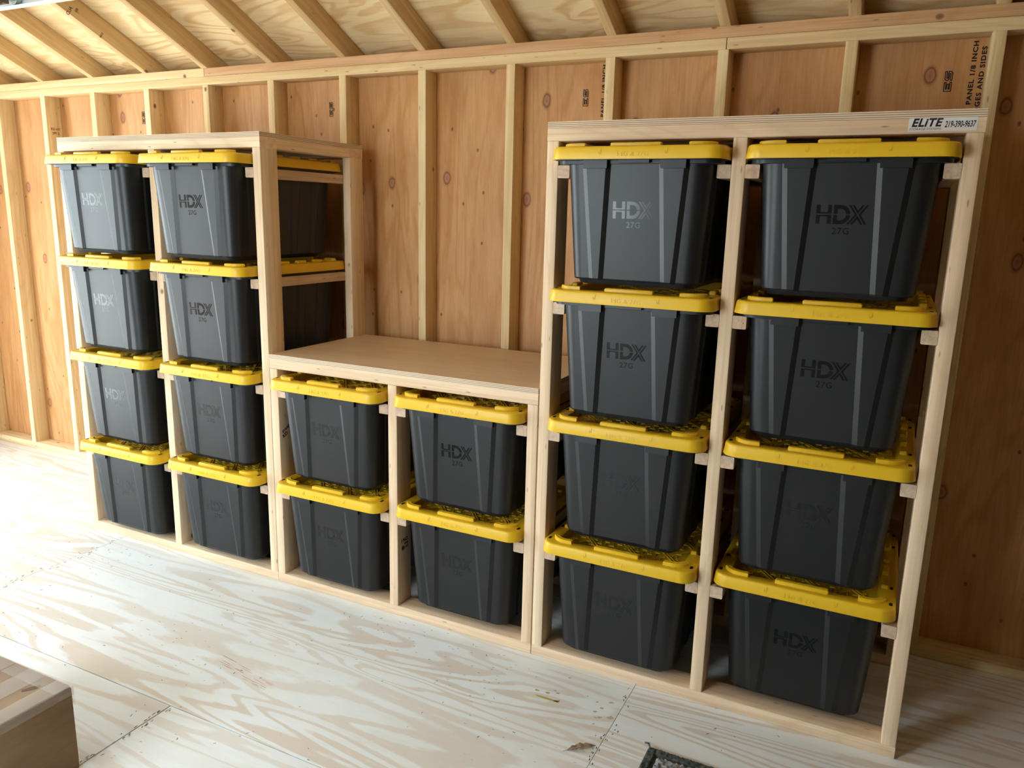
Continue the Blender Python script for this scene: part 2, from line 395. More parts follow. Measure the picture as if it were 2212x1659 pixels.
def roof_sheet(x0, x1, s0, s1, side):
    """s measured down the slope from the ridge"""
    ya = YR + s0*ca_; yb = YR + s1*ca_; ym = (ya+yb)/2; zm = Z0+(YW-ym)*SL; zc = RH+0.0065
    if side > 0:
        loc = ((x0+x1)/2, ym+sa_*zc, zm+ca_*zc); rot = (-ang, 0, 0)
    else:
        loc = ((x0+x1)/2, 2*YR-ym-sa_*zc, zm+ca_*zc); rot = (ang, 0, 0)
    mobj('roof_sheet', board_mesh(x1-x0-0.002, s1-s0-0.002, 0.012, M['roofply'], 0.0), roof, loc, rot)
rx = [XL-0.1, SX-7*SP+0.019, SX-SP+0.019, SX+5*SP+0.019, XR+0.1]
rx2 = [XL-0.1, SX-4*SP+0.019, SX+2*SP+0.019, XR+0.1]
for side in (1, -1):
    for s0, s1, xs in ((-0.02, 0.86, rx2), (0.86, 2.18, rx)):
        for a, b in zip(xs, xs[1:]): roof_sheet(a, b, s0, s1, side)
zr = Z0+(YW-YR)*SL
mobj('eave_light_stop', board_mesh(XR-XL, 0.019, 0.16, M['rafter']), roof, ((XL+XR)/2, YW+0.172, Z0-0.062))  # added out of view to block daylight leaking in at the eave
mobj('soffit_light_stop', board_mesh(XR-XL, 0.080, 0.018, M['rafter'], 0.0), roof, ((XL+XR)/2, YS+0.0415, Z0-0.012))  # unseen strip added to close the gap where outside light came in
mobj('ridge_board', board_mesh(XR-XL, 0.038, 0.14, M['rafter']), roof, ((XL+XR)/2, YR, zr+0.03))
xrf = SX-4*SP+0.0384
def rafter_text(t_, size, y, z, rot=0.0):
    o = mobj('grade_stamp', text_mesh(t_, size, M['inkfade'], 0.0002, 0.0005), roof, (xrf, y, z))
    o.rotation_euler = (Matrix.Rotation(rot, 3, 'X') @ Matrix(((0, 0, 1), (1, 0, 0), (0, 1, 0)))).to_euler()
rafter_text('CUA', 0.021, 0.248, 2.340, 1.0); rafter_text('HB', 0.015, 0.284, 2.350, 1.0); rafter_text('NO.2', 0.012, 0.400, 2.268, 1.0)
o_ = mobj('grade_stamp', text_mesh('KD HT', 0.018, M['inkfade'], 0.0002, 0.0004), wall, (SX-6*SP+0.0384, YW+0.047, 1.895)); o_.rotation_euler = Matrix(((0, 0, 1), (1, 0, 0), (0, 1, 0))).to_euler()
o_ = mobj('grade_stamp', text_mesh('SPF 2', 0.018, M['inkfade'], 0.0002, 0.0004), wall, (SX-6*SP+0.0384, YW+0.047, 1.873)); o_.rotation_euler = Matrix(((0, 0, 1), (1, 0, 0), (0, 1, 0))).to_euler()

# ------------------------------------------------------------------ other walls (around and behind the camera)
def wall_prism(name, x0, x1, holes, mat):
    """end wall with gable, door hole given as (y0,y1,z1)"""
    bm = bmesh.new(); y0, y1 = YF, YS
    if holes:
        h0, h1, hz = holes
        for b in ((x0, x1, y0, h0, 0, hz), (x0, x1, h1, y1, 0, hz), (x0, x1, y0, y1, hz, Z0)): bx(bm, *b)
    else: bx(bm, x0, x1, y0, y1, 0, Z0)
    tri = [(YF, Z0), (YS, Z0), (YS, Z0+0.06), (YR, Z0+(YW-YR)*SL+0.10), (YF, Z0+0.06)]
    a = [bm.verts.new((x0, y, z)) for y, z in tri]; c = [bm.verts.new((x1, y, z)) for y, z in tri]
    bm.faces.new(a[::-1]); bm.faces.new(c)
    for i in range(5): bm.faces.new((a[i], a[(i+1) % 5], c[(i+1) % 5], c[i]))
    return mesh_from_bm(name, bm, mat)
struct(mobj('wall_left', wall_prism('wall_left', XL-0.1, XL, (DOOR_Y[0], DOOR_Y[1], DOOR_Z), M['wallply'])), 'end wall with the open overhead door')
struct(mobj('wall_right', wall_prism('wall_right', XR, XR+0.1, None, M['darkply'])), 'far right end wall of the shed')
struct(boxes('wall_front', [(XL-0.1, MAN_X[0], YF-0.1, YF, 0, MAN_Z[1]), (MAN_X[1], XR+0.1, YF-0.1, YF, 0, MAN_Z[1]), (MAN_X[0], MAN_X[1], YF-0.1, YF, 0, MAN_Z[0]), (XL-0.1, XR+0.1, YF-0.1, YF, MAN_Z[1], Z0+0.08)], M['darkply']), 'wall behind the camera with a wide open hatch')
struct(boxes('ground', [(-60, 60, -60, 60, -0.35, -0.16)], M['ground']), 'pale gravel ground outside the shed')

# ------------------------------------------------------------------ racks
B = 0.038; PD = 0.089; PLY = 0.018; D = 0.612
ZT, ZM = 1.768, 0.946
RAILS = [1.642, 1.230, 0.817, 0.403]; RHT = 0.037
W = 1.143
def vpost(x0, y0, z0, z1, parent, base):
    return mobj('post', board_mesh(z1-z0, PD, B, M['rack']), parent, (x0+B/2-base[0], y0+PD/2-base[1], (z0+z1)/2), (0, -HPI, 0))
def make_rack(x0, zt, rails, label):
    base = (x0+W/2, D/2, 0)
    e = empty('tote_rack', base); tag(e, label, 'storage rack', 'wooden tote racks along the wall')
    zh = zt-PLY-B
    def hb(name, xa, xb, ya, yb, za, zb, m='rack'):
        return mobj(name, board_mesh(xb-xa, yb-ya, zb-za, M[m]), e, ((xa+xb)/2-base[0], (ya+yb)/2-base[1], (za+zb)/2))
    def yb_(name, xa, xb, ya, yb, za, zb, m='rack'):
        return mobj(name, board_mesh(yb-ya, xb-xa, zb-za, M[m]), e, ((xa+xb)/2-base[0], (ya+yb)/2-base[1], (za+zb)/2), (0, 0, HPI))
    xs = [x0, x0+W/2-B/2, x0+W-B]
    for y in (0, D-PD):
        hb('bottom_plate', x0, x0+W, y, y+PD, 0, B)
        hb('header', x0, x0+W, y, y+PD, zh, zh+B)
        for x in xs: vpost(x, y, B, zh, e, base)
    for x in (x0, x0+W-PD): yb_('top_side_board', x, x+PD, PD, D-PD, zh, zh+B)
    for rz in rails:
        for x in (xs[0]+B, xs[1]-B, xs[1]+B, xs[2]-B): yb_('tote_rail', x, x+B, 0, D, rz-RHT, rz, 'rail')
    bm = bmesh.new(); bx(bm, -W/2, W/2, -D/2, D/2, -PLY/2, PLY/2)
    for f in bm.faces: f.material_index = 0 if abs(f.normal.z) > 0.5 else 1
    bm.normal_update()
    for f in bm.faces: f.material_index = 0 if abs(f.normal.z) > 0.5 else 1
    mobj('plywood_top', mesh_from_bm('plywood_top', bm, [M['topply'], M['plyedge']]), e, (0, 0, zt-PLY/2))
    return e
G = 0.003
XM = -G-W; XLK = XM-G-W+0.002
rackR = make_rack(0.0, ZT, RAILS, 'tall wooden tote rack with a white phone number sticker, at the right')
rackM = make_rack(XM, ZM, RAILS[2:], 'low bench height wooden tote rack between the two tall racks')
rackL = make_rack(XLK, ZT, RAILS, 'tall wooden tote rack at the left nearest the bright doorway')
# grade stamps on two posts of the low rack
bM = rackM.location
SIDE = Matrix(((0, 0, 1), (0, -1, 0), (1, 0, 0))).to_euler()
def side_text(s, size, x, y, z, parent, rotx=0.0, mat='ink', off=0.0006):
    o = mobj('grade_stamp', text_mesh(s, size, M[mat], 0.0002, off), parent)
    m = Matrix(((0, 0, 1), (1, 0, 0), (0, 1, 0)))           # text right -> +y, up -> +z, facing +x
    o.rotation_euler = (Matrix.Rotation(rotx, 3, 'X') @ m).to_euler()
    o.location = (x-parent.location.x, y-parent.location.y, z-parent.location.z)
xmid = XM+W/2+B/2+0.0004
side_text('I NO.', 0.020, xmid, 0.047, 0.290, rackM); side_text('STUD', 0.010, xmid, 0.056, 0.274, rackM); side_text('KD HT', 0.014, xmid, 0.050, 0.259, rackM)
side_text('STAND', 0.014, XM+B+0.0004, 0.036, 0.645, rackM, 0.5); side_text('KD', 0.020, XM+B+0.0004, 0.030, 0.622, rackM, 0.5)

# ------------------------------------------------------------------ sticker on the right rack
st = empty('sticker', (1.0505, 0, 1.7335)); tag(st, 'white sticker with black lettering and phone number on the right rack header', 'sticker')
def rrect(hw, hh, r, n=5):
    pts = []
    for cx, cy, a0 in ((hw-r, hh-r, 0), (-hw+r, hh-r, 90), (-hw+r, -hh+r, 180), (hw-r, -hh+r, 270)):
        for i in range(n+1):
            a = math.radians(a0+90*i/n); pts.append((cx+r*math.cos(a), cy+r*math.sin(a)))
    return pts
bm = bmesh.new(); extrude_poly(bm, rrect(0.0745, 0.0157, 0.003), 0, 0.0004)
FR = (HPI, 0, 0)
mobj('backing', mesh_from_bm('backing', bm, M['sticker']), st, (0, -0.0001, 0), FR)
mobj('lettering', text_mesh('ELiTE', 0.0262, M['stickerink'], 0.0001, 0.0010, 0.25, 0.98, spacing=1.1), st, (-0.0355, -0.0007, 0.0038), FR)
mobj('lettering', text_mesh('STORAGE SYSTEMS.', 0.0070, M['stickerink'], 0.0001, 0.0, 0.25, 1.16), st, (-0.0365, -0.0007, -0.0105), FR)
mobj('lettering', text_mesh('219-390-9637', 0.0205, M['stickerink'], 0.0001, 0.0004, 0.2, 0.56), st, (0.0375, -0.0007, -0.0008), FR)

# ------------------------------------------------------------------ totes
HT = 0.345                      # base to underside of the flange
LHW, LHL = 0.2535, 0.325        # lid half sizes
def side_pts(half, pil, d):
    """points along one side from -half to +half: (s, out)"""
    pts = [(-half, 0.0)]
    for c, w, ch in pil:
        pts += [(c-w, 0.0), (c-w+ch, d), (c+w-ch, d), (c+w, 0.0)]
    pts.append((half, 0.0)); return pts
def outline(hw, hl, r, fp, sp, df, ds, na=7):
    pts = []
    def arc(cx, cy, a0):
        for i in range(1, na):
            a = math.radians(a0+90*i/na); pts.append((cx+r*math.cos(a), cy+r*math.sin(a)))
    for s, o in side_pts(hw-r, fp, df): pts.append((s, -hl-o))
    arc(hw-r, -hl+r, 270)
    for s, o in side_pts(hl-r, sp, ds): pts.append((hw+o, s))
    arc(hw-r, hl-r, 0)
    for s, o in side_pts(hw-r, fp, df): pts.append((-s, hl+o))
    arc(-hw+r, hl-r, 90)
    for s, o in side_pts(hl-r, sp, ds): pts.append((-hw-o, -s))
    arc(-hw+r, -hl+r, 180)
    return pts
def loft(bm, levels):
    rings = [[bm.verts.new((x, y, z)) for x, y in pts] for pts, z in levels]
    n = len(rings[0])
    for a, b in zip(rings, rings[1:]):
        for i in range(n): bm.faces.new((a[i], a[(i+1) % n], b[(i+1) % n], b[i]))
    return rings
HW_T, HW_B = 0.2125, 0.190
HL_T, HL_B = 0.293, 0.268
def lerp(a, b, t): return a+(b-a)*t
def lvl(t, d=1.0, inset=0.0):
    """t = 0 at the top of the body, 1 at the bottom"""
    w = lerp(0.0435, 0.0215, t); c = lerp(0.1135, 0.109, t)
    fp = [(-c, w, 0.0138), (c, w, 0.0138)]
    ws = lerp(0.030, 0.020, t)
    sp = [(s*lerp(1, 0.93, t), ws, 0.008) for s in (-0.18, -0.06, 0.06, 0.18)]
    return outline(lerp(HW_T, HW_B, t)-inset, lerp(HL_T, HL_B, t)-inset, lerp(0.046, 0.038, t), fp, sp, 0.0072*d, 0.004*d)
bm = bmesh.new()
def flv(hw, hl):
    fp = [(-0.1135, 0.0435, 0.013), (0.1135, 0.0435, 0.013)]; sp = [(s, 0.03, 0.008) for s in (-0.18, -0.06, 0.06, 0.18)]
    return outline(hw, hl, 0.045, fp, sp, 0, 0)
rings = loft(bm, [(lvl(1.0, 0.0, 0.014), 0.0), (lvl(1.0, 0.0, 0.010), 0.011), (lvl(0.97, 1.0, 0.002), 0.0125), (lvl(0.955), 0.017), (lvl(0.0), HT-0.001), (lvl(0.0, 0.0), HT-0.001), (flv(0.242, HL_T+0.002), HT), (flv(0.243, HL_T+0.002), HT+0.0098), (flv(0.246, LHL-0.006), HT+0.0100), (flv(0.246, LHL-0.006), HT+0.0115)])
bm.faces.new(rings[0][::-1]); bm.faces.new(rings[-1])
for sgn in (-1, 1):             # clip tabs on the pilasters and a thin bar between them, at both ends
    for c in (-0.1135, 0.1135):
        yf = sgn*(HL_T+0.0165)
        y0, y1 = sorted((yf, sgn*(HL_T-0.002)))
        bx(bm, c-0.036, c+0.036, y0, y1, HT-0.013, HT+0.0105)
    y0, y1 = sorted((sgn*(HL_T+0.015), sgn*(HL_T-0.002)))
    bx(bm, -0.045, 0.045, y0, y1, HT+0.002, HT+0.0105)
bmesh.ops.recalc_face_normals(bm, faces=bm.faces)
body_me = mesh_from_bm('tote_body', bm, M['tote'], 19)
md = None

# --- lid
def rr(hw, hl, r, na=8):
    pts = []
    for cx, cy, a0 in ((hw-r, -hl+r, 270), (hw-r, hl-r, 0), (-hw+r, hl-r, 90), (-hw+r, -hl+r, 180)):
        for i in range(na+1):
            a = math.radians(a0+90*i/na); pts.append((cx+r*math.cos(a), cy+r*math.sin(a)))
    return pts
LT = 0.036                      # rim height
bm = bmesh.new()
R_ = 0.044
lv = [(rr(LHW-0.010, LHL-0.010, 0.036), 0.006), (rr(LHW-0.0035, LHL-0.0035, R_), 0.0), (rr(LHW-0.0005, LHL-0.0005, R_), 0.0), (rr(LHW, LHL, R_), 0.0015), (rr(LHW-0.004, LHL-0.004, R_-0.002), LT-0.0065),
      (rr(LHW-0.0052, LHL-0.0052, R_-0.003), LT-0.003), (rr(LHW-0.0078, LHL-0.0078, R_-0.005), LT-0.0008), (rr(LHW-0.011, LHL-0.011, R_-0.007), LT),
      (rr(LHW-0.046, LHL-0.046, 0.030), LT), (rr(LHW-0.0475, LHL-0.0475, 0.029), LT-0.0012), (rr(LHW-0.053, LHL-0.053, 0.026), 0.011), (rr(LHW-0.056, LHL-0.056, 0.024), 0.0095)]
rings = loft(bm, lv)
bm.faces.new(rings[0][::-1]); bm.faces.new(rings[-1])
RB = 0.0105                     # raised bar height
def bar(x0, x1, y0, y1):
    extrude_poly(bm, [(x+(x0+x1)/2, y+(y0+y1)/2) for x, y in rrect((x1-x0)/2, (y1-y0)/2, 0.004, 3)], LT-0.004, LT+RB, 0.003)
ih, il = LHW-0.046, LHL-0.046   # inner edge of the rim
for s in (-1, 1):
    y0, y1 = sorted((s*(il+0.0005), s*(il+0.021))); bar(-0.074, 0.074, y0, y1)
    for c in (-0.15, -0.05, 0.05, 0.15):
        x0, x1 = sorted((s*(ih+0.0005), s*(ih+0.020))); bar(x0, x1, c-0.026, c+0.026)
for sx_ in (-1, 1):
    for sy_ in (-1, 1):
        cx, cy = sx_*(ih-0.030), sy_*(il-0.030)
        ro, ri = 0.049, 0.030
        ptsO, ptsI = [], []
        ext = 0.026
        ptsO.append((cx-sx_*ext, cy+sy_*ro)); ptsI.append((cx-sx_*ext, cy+sy_*ri))
        for i in range(9):
            a = math.radians(90-90*i/8*0.78)
            ptsO.append((cx+sx_*ro*math.cos(a), cy+sy_*ro*math.sin(a))); ptsI.append((cx+sx_*ri*math.cos(a), cy+sy_*ri*math.sin(a)))
        poly = ptsO+ptsI[::-1]
        ar = sum(poly[i-1][0]*poly[i][1]-poly[i][0]*poly[i-1][1] for i in range(len(poly)))
        if ar < 0: poly = poly[::-1]
        extrude_poly(bm, poly, LT-0.004, LT+RB, 0.0025)
bmesh.ops.recalc_face_normals(bm, faces=bm.faces)
lid_me = mesh_from_bm('tote_lid', bm, M['lid'], 38)
# --- rib pattern on the sunken panel
bm = bmesh.new()
PX, PY = LHW-0.062, LHL-0.062
def rib(ax, ay, bx_, by_, w, h, z=0.0092):
    d = Vector((bx_-ax, by_-ay)); 
    if d.length < 0.004: return
    d.normalize(); n = Vector((-d.y, d.x))*w/2
    lo = [bm.verts.new((x, y, z)) for x, y in ((ax-n.x, ay-n.y), (bx_-n.x, by_-n.y), (bx_+n.x, by_+n.y), (ax+n.x, ay+n.y))]
    n2 = n*0.5
    hi = [bm.verts.new((x, y, z+h)) for x, y in ((ax-n2.x, ay-n2.y), (bx_-n2.x, by_-n2.y), (bx_+n2.x, by_+n2.y), (ax+n2.x, ay+n2.y))]
    bm.faces.new(hi)
    for i in range(4): bm.faces.new((lo[i], lo[(i+1) % 4], hi[(i+1) % 4], hi[i]))
def clip(ax, ay, dx, dy):
    t0, t1 = -9, 9
    for p, q, lim in ((ax, dx, PX), (ay, dy, PY)):
        if abs(q) < 1e-9:
            if abs(p) > lim: return None
            continue
        a, b = sorted(((-lim-p)/q, (lim-p)/q)); t0, t1 = max(t0, a), min(t1, b)
    return (t0, t1) if t1-t0 > 0.01 else None
for j in range(-5, 6):
    for sg in (1, -1):
        for off in (-0.006, 0.006):
            c = clip(0.132*j+off, 0.0, 0.62*sg, 0.785)
            if c: rib(0.132*j+off+c[0]*0.62*sg, c[0]*0.785, 0.132*j+off+c[1]*0.62*sg, c[1]*0.785, 0.0038, 0.0042)
st_ = 0.0215; i = 0
y = -PY+0.012
while y < PY-0.008:
    x = -PX+0.012; jx = 0
    while x < PX-0.008:
        if (i+jx) % 2: rib(x-0.008, y, x+0.008, y, 0.0028, 0.0030)
        else: rib(x, y-0.008, x, y+0.008, 0.0028, 0.0030)
        x += st_; jx += 1
    y += st_; i += 1
bmesh.ops.recalc_face_normals(bm, faces=bm.faces)
rib_me = mesh_from_bm('lid_ribs', bm, M['lid'])
# --- slots through the rim
bm = bmesh.new()
extrude_poly(bm, rrect(0.0045, 0.0095, 0.003, 3), LT-0.001, LT+0.0004)
slot_me = mesh_from_bm('lid_slot', bm, M['slot'])
SLOTS = [(sx_*(LHW-0.018), yy) for sx_ in (-1, 1) for yy in (-(LHL-0.050), -0.165, 0.165, LHL-0.050)]
# --- logo strokes (height 1)
bm = bmesh.new(); LGH = 0.0485
def poly(pts):
    a = [bm.verts.new(((x-1.275)*LGH, (y-0.5)*LGH, 0.0)) for x, y in pts]
    c = [bm.verts.new(((x-1.275)*LGH, (y-0.5)*LGH, 0.00015)) for x, y in pts]
    n = len(pts); bm.faces.new(c)
    for i in range(n): bm.faces.new((a[i], a[(i+1) % n], c[(i+1) % n], c[i]))
def rect(x0, x1, y0, y1): poly([(x0, y0), (x1, y0), (x1, y1), (x0, y1)])
ga, gb = 0.475, 0.53
rect(0, .2, gb, 1); rect(.2, .57, gb, .61); rect(.57, .77, gb, 1)
rect(0, .2, 0, ga); rect(.2, .57, .395, ga); rect(.57, .77, 0, ga)
def dhalf(y_mid, y_out):
    o, n_ = [], []
    sgn = 1 if y_out > y_mid else -1
    cy = 0.5
    for i in range(9):
        a = math.radians(90-90*i/8)
        yy = cy+sgn*0.5*math.sin(a); o.append((1.20+0.50*math.cos(a), yy if (yy-y_mid)*sgn > 0 else y_mid))
    for i in range(9):
        a = math.radians(90*i/8)
        yy = cy+sgn*0.30*math.sin(a); n_.append((1.20+0.30*math.cos(a), yy if (yy-y_mid)*sgn > 0 else y_mid))
    # outline: outer from left top to right, then inner back
    pts = [(.87, y_out)]+o+n_+[(1.06, cy+sgn*0.30), (1.06, y_mid), (.87, y_mid)]
    return pts if sgn < 0 else pts
for pts in (dhalf(gb, 1.0), dhalf(ga, 0.0)):
    out = [pts[0]]
    for p in pts[1:]:
        if (Vector(p)-Vector(out[-1])).length > 1e-4: out.append(p)
    poly(out)
def chev(a, b, c, w):
    """thick two segment stroke, mitred"""
    a, b, c = Vector(a), Vector(b), Vector(c)
    d1 = (b-a).normalized(); d2 = (c-b).normalized()
    n1 = Vector((-d1.y, d1.x)); n2 = Vector((-d2.y, d2.x)); m = (n1+n2).normalized(); mw = w/2/max(0.3, m.dot(n1))
    horiz = abs(a.y-c.y) < 0.01
    e = lambda p, d, n, s: p+n*s*w/2-d*((n*s*w/2).y/d.y if abs(d.y) > 0.2 else 0)
    L = [e(a, d1, n1, 1), b+m*mw, e(c, d2, n2, 1)]; Rr = [e(a, d1, n1, -1), b-m*mw, e(c, d2, n2, -1)]
    poly([tuple(p) for p in (Rr[0], Rr[1], L[1], L[0])]); poly([tuple(p) for p in (Rr[1], Rr[2], L[2], L[1])])
chev((1.64, 1), (1.98, .5), (1.60, 0), .095); chev((1.82, 1), (2.06, .63), (2.30, 1), .095)
chev((2.50, 1), (2.15, .5), (2.46, 0), .095); chev((1.78, 0), (2.05, .37), (2.28, 0), .095)
bmesh.ops.recalc_face_normals(bm, faces=bm.faces)
logo_me = mesh_from_bm('logo', bm, M['logo'])
cap_me = text_mesh('27G', 0.0235, M['logo'], 0.0001, 0.0001, spacing=1.08)
lidtx_me = text_mesh('14G & 27G', 0.0185, M['lid'], 0.0005, 0.0, spacing=1.1)
bm = bmesh.new()                # hook shaped latch marks moulded on the front of the lid
for cx in (0.0,):
    pth = [(0.003, 0.008), (0.003, -0.001)]+[(0.003*math.cos(a)-0.0, -0.001+0.0045*math.sin(a)) for a in [math.radians(-20*i) for i in range(1, 8)]]+[(-0.0035, 0.0005)]
    for a, b in zip(pth, pth[1:]):
        a, b = Vector(a), Vector(b); d = (b-a); 
        if d.length < 1e-5: continue
        d.normalize(); n = Vector((-d.y, d.x))*0.0007
        a = a-d*0.0003; b = b+d*0.0003
        q = [a-n, b-n, b+n, a+n]
        lo = [bm.verts.new((p.x+cx, p.y, 0)) for p in q]; hi = [bm.verts.new((p.x+cx, p.y, 0.0007)) for p in q]
        bm.faces.new(hi)
        for i in range(4): bm.faces.new((lo[i], lo[(i+1) % 4], hi[(i+1) % 4], hi[i]))
bmesh.ops.recalc_face_normals(bm, faces=bm.faces)
hook_me = mesh_from_bm('hooks', bm, M['lid'])

tilt_b = math.atan2(HL_T-HL_B, HT)            # front panel leans inwards towards the base
tilt_l = math.atan2(0.004, LT-0.008)
def yfront(z): return -(HL_B+(HL_T-HL_B)*z/HT)
def make_tote():
    e = empty('storage_tote')
    mobj('body', body_me, e, label='black ribbed plastic tub')
    zc = 0.2170
    mobj('logo', logo_me, e, (0, yfront(zc)-0.00005, zc), (HPI+tilt_b, 0, 0))
    zc = 0.1745
    mobj('capacity_mark', cap_me, e, (0.001, yfront(zc)-0.0001, zc), (HPI+tilt_b, 0, 0))
    l = mobj('lid', lid_me, e, (0, 0, HT+0.0115), label='yellow snap-on plastic lid')
    r = mobj('rib_pattern', rib_me, l); r['kind'] = 'stuff'
    for sx_, sy_ in SLOTS: mobj('lid_slot', slot_me, l, (sx_, sy_, 0))
    zl = 0.0135
    yl = -(LHL-0.004*(zl-0.0015)/(LT-0.008))
    mobj('lid_lettering', lidtx_me, l, (0, yl-0.0003, zl), (HPI-tilt_l, 0, 0))
    for hx_ in (-0.096, 0.096): mobj('latch_mark', hook_me, l, (hx_, yl-0.0003+0.0006, zl+0.006), (HPI-tilt_l, 0, 0))
    return e
def copy_tree(o, parent=None):
    c = o.copy(); COL.objects.link(c); c.parent = parent
    for ch in o.children: copy_tree(ch, c)
    return c
proto = make_tote()
C1, C2 = 0.2955, 0.8475
rown = ['top', 'second', 'third', 'bottom']
def place(first, x, row, yf, label, rz=0.0, dx=0.0):
    o = proto if first else copy_tree(proto)
    o.location = (x+dx, yf+LHL, RAILS[row]-HT); o.rotation_euler = (0, 0, rz)
    tag(o, label, 'storage tote', 'black totes with yellow lids on the racks')
    return o
fr = {'R1': [-0.085, -0.077, -0.058, -0.057], 'R2': [-0.068, -0.045, -0.035, -0.015], 'M1': [None, None, -0.072, -0.062], 'M2': [None, None, -0.054, -0.045],
      'L1': [-0.112, -0.100, -0.085, -0.079], 'L2': [-0.105, -0.088, -0.077, -0.070]}
where = {'R1': 'left column of the right tall rack', 'R2': 'rightmost column of the right tall rack', 'M1': 'left column of the low rack', 'M2': 'right column of the low rack',
         'L1': 'leftmost column of the left tall rack', 'L2': 'right column of the left tall rack'}
colx = {'R1': C1, 'R2': C2, 'M1': XM+C1, 'M2': XM+C2, 'L1': XLK+C1, 'L2': XLK+C2}
first = True
for key in ('R1', 'R2', 'M1', 'M2', 'L1', 'L2'):
    for row in range(4):
        if fr[key][row] is None: continue
        rn = rown[row] if key[0] != 'M' else {2: 'upper', 3: 'lower'}[row]
        place(first, colx[key], row, fr[key][row], 'black tote with yellow lid, %s tote in the %s' % (rn, where[key]), 0.0)
        first = False

# ------------------------------------------------------------------ overhead door on its track, top left
gd = empty('overhead_door', (XL+1.4, -1.5, 2.25)); tag(gd, 'open white and grey overhead door held on its ceiling track', 'garage door')
gx0, gx1, gy0, gy1 = XL+0.10, -1.62, -2.03, -0.12
nsec = 4
for i in range(nsec):
    a = gx0+(gx1-gx0)*i/nsec; b = gx0+(gx1-gx0)*(i+1)/nsec
    bm = bmesh.new(); bx(bm, a-gd.location.x+0.002, b-gd.location.x-0.002, gy0+1.5, gy1+1.5-0.05, 0.020, 0.060)
    bx(bm, a-gd.location.x+0.03, b-gd.location.x-0.03, gy0+1.56, gy1+1.5-0.12, 0.014, 0.021)
    mobj('door_section', mesh_from_bm('door_section', bm, M['doorback']), gd)
bm = bmesh.new()
ty = gy1+1.5
for b in ((gx0-gd.location.x, gx1-gd.location.x, ty-0.004, ty+0.0, 0.0, 0.055), (gx0-gd.location.x, gx1-gd.location.x, ty-0.030, ty-0.004, 0.0, 0.004), (gx0-gd.location.x, gx1-gd.location.x, ty-0.030, ty-0.004, 0.051, 0.055)): bx(bm, *b)
mobj('track', mesh_from_bm('track', bm, M['white']), gd, label='galvanised steel track, overexposure put into its white colour')
def cyl(bm, p0, p1, r, n=12):
    p0, p1 = Vector(p0), Vector(p1); ax = (p1-p0).normalized(); u = ax.orthogonal().normalized(); v = ax.cross(u)
    A = [bm.verts.new(p0+(u*math.cos(2*math.pi*i/n)+v*math.sin(2*math.pi*i/n))*r) for i in range(n)]
    Bv = [bm.verts.new(p1+(u*math.cos(2*math.pi*i/n)+v*math.sin(2*math.pi*i/n))*r) for i in range(n)]
    for i in range(n): bm.faces.new((A[i], A[(i+1) % n], Bv[(i+1) % n], Bv[i]))
    bm.faces.new(A[::-1]); bm.faces.new(Bv)
for i in range(1, nsec+1):
    a = gx0+(gx1-gx0)*i/nsec-gd.location.x
    bm = bmesh.new(); cyl(bm, (a, ty-0.028, 0.026), (a, ty-0.010, 0.026), 0.020); cyl(bm, (a, ty-0.16, 0.010), (a, ty-0.012, 0.026), 0.006)
    mobj('roller', mesh_from_bm('roller', bm, M['galv'], 40), gd)
    bm = bmesh.new(); bx(bm, a-0.035, a+0.035, ty-0.15, ty-0.07, -0.004, 0.012); cyl(bm, (a-0.05, ty-0.115, -0.006), (a+0.05, ty-0.115, -0.006), 0.010)
    mobj('hinge', mesh_from_bm('hinge', bm, M['bronze'], 40), gd)

# ------------------------------------------------------------------ cardboard box, bottom left
def cardboard():
    t = NT('cardboard'); v, raw, rnd = t.objvec()
    n = t.noise(t.mapping(v, (3, 3, 9)), 1.0, 4, 0.6)
    f = t.noise(t.mapping(v, (8, 8, 160)), 1.0, 2)
    c = t.mix(t.fac(n, 0.35, 0.7), (0.31, 0.205, 0.12), (0.23, 0.145, 0.08)); c = t.mix(t.math('MULTIPLY', t.fac(f, 0.5, 0.8), 0.3), c, (0.16, 0.10, 0.05))
    return t.done(c, 0.75, 0.2)
M['card'] = cardboard()
def tape_mat():
    t = NT('clear_packing_tape'); v, raw, rnd = t.objvec()
    n = t.noise(t.mapping(v, (14, 60, 30)), 1.0, 3, 0.6, 1.0)
    t.b.inputs['Alpha'].default_value = 0.24
    return t.done((0.72, 0.69, 0.66), 0.22, 0.6, n, 0.6, 0.004)
M['tape'] = tape_mat()
bxl, bxr, byf, byn, bh = -1.30, -0.838, -1.302, -1.095, 0.25
cb = empty('cardboard_box', ((bxl+bxr)/2, (byf+byn)/2, 0)); tag(cb, 'taped brown cardboard box on the floor at the bottom left', 'box')
hx, hy = (bxr-bxl)/2, (byn-byf)/2
bm = bmesh.new(); bx(bm, -hx, hx, -hy, hy, 0.0, bh-0.006)
bmesh.ops.bevel(bm, geom=[e for e in bm.edges], offset=0.006, segments=3, profile=0.5, affect='EDGES')
mobj('carton', mesh_from_bm('carton', bm, M['card'], 40), cb)
for s in (-1, 1):                # top flaps meeting along a seam
    bm = bmesh.new(); x0, x1 = sorted((s*0.0015, s*(hx-0.004)))
    bx(bm, x0, x1, -hy+0.004, hy-0.004, bh-0.0055, bh-0.0015)
    mobj('flap', mesh_from_bm('flap', bm, M['card']), cb)
def tape_strip(name, pts, w_axis, w):
    """ribbon through pts; width along w_axis"""
    bm = bmesh.new(); wv = Vector(w_axis)*w/2
    rows_ = [[bm.verts.new(Vector(p)-wv), bm.verts.new(Vector(p)+wv)] for p in pts]
    for a, b in zip(rows_, rows_[1:]): bm.faces.new((a[0], a[1], b[1], b[0]))
    mobj('packing_tape', mesh_from_bm('tape', bm, M['tape'], 60), cb)
e_ = 0.0022
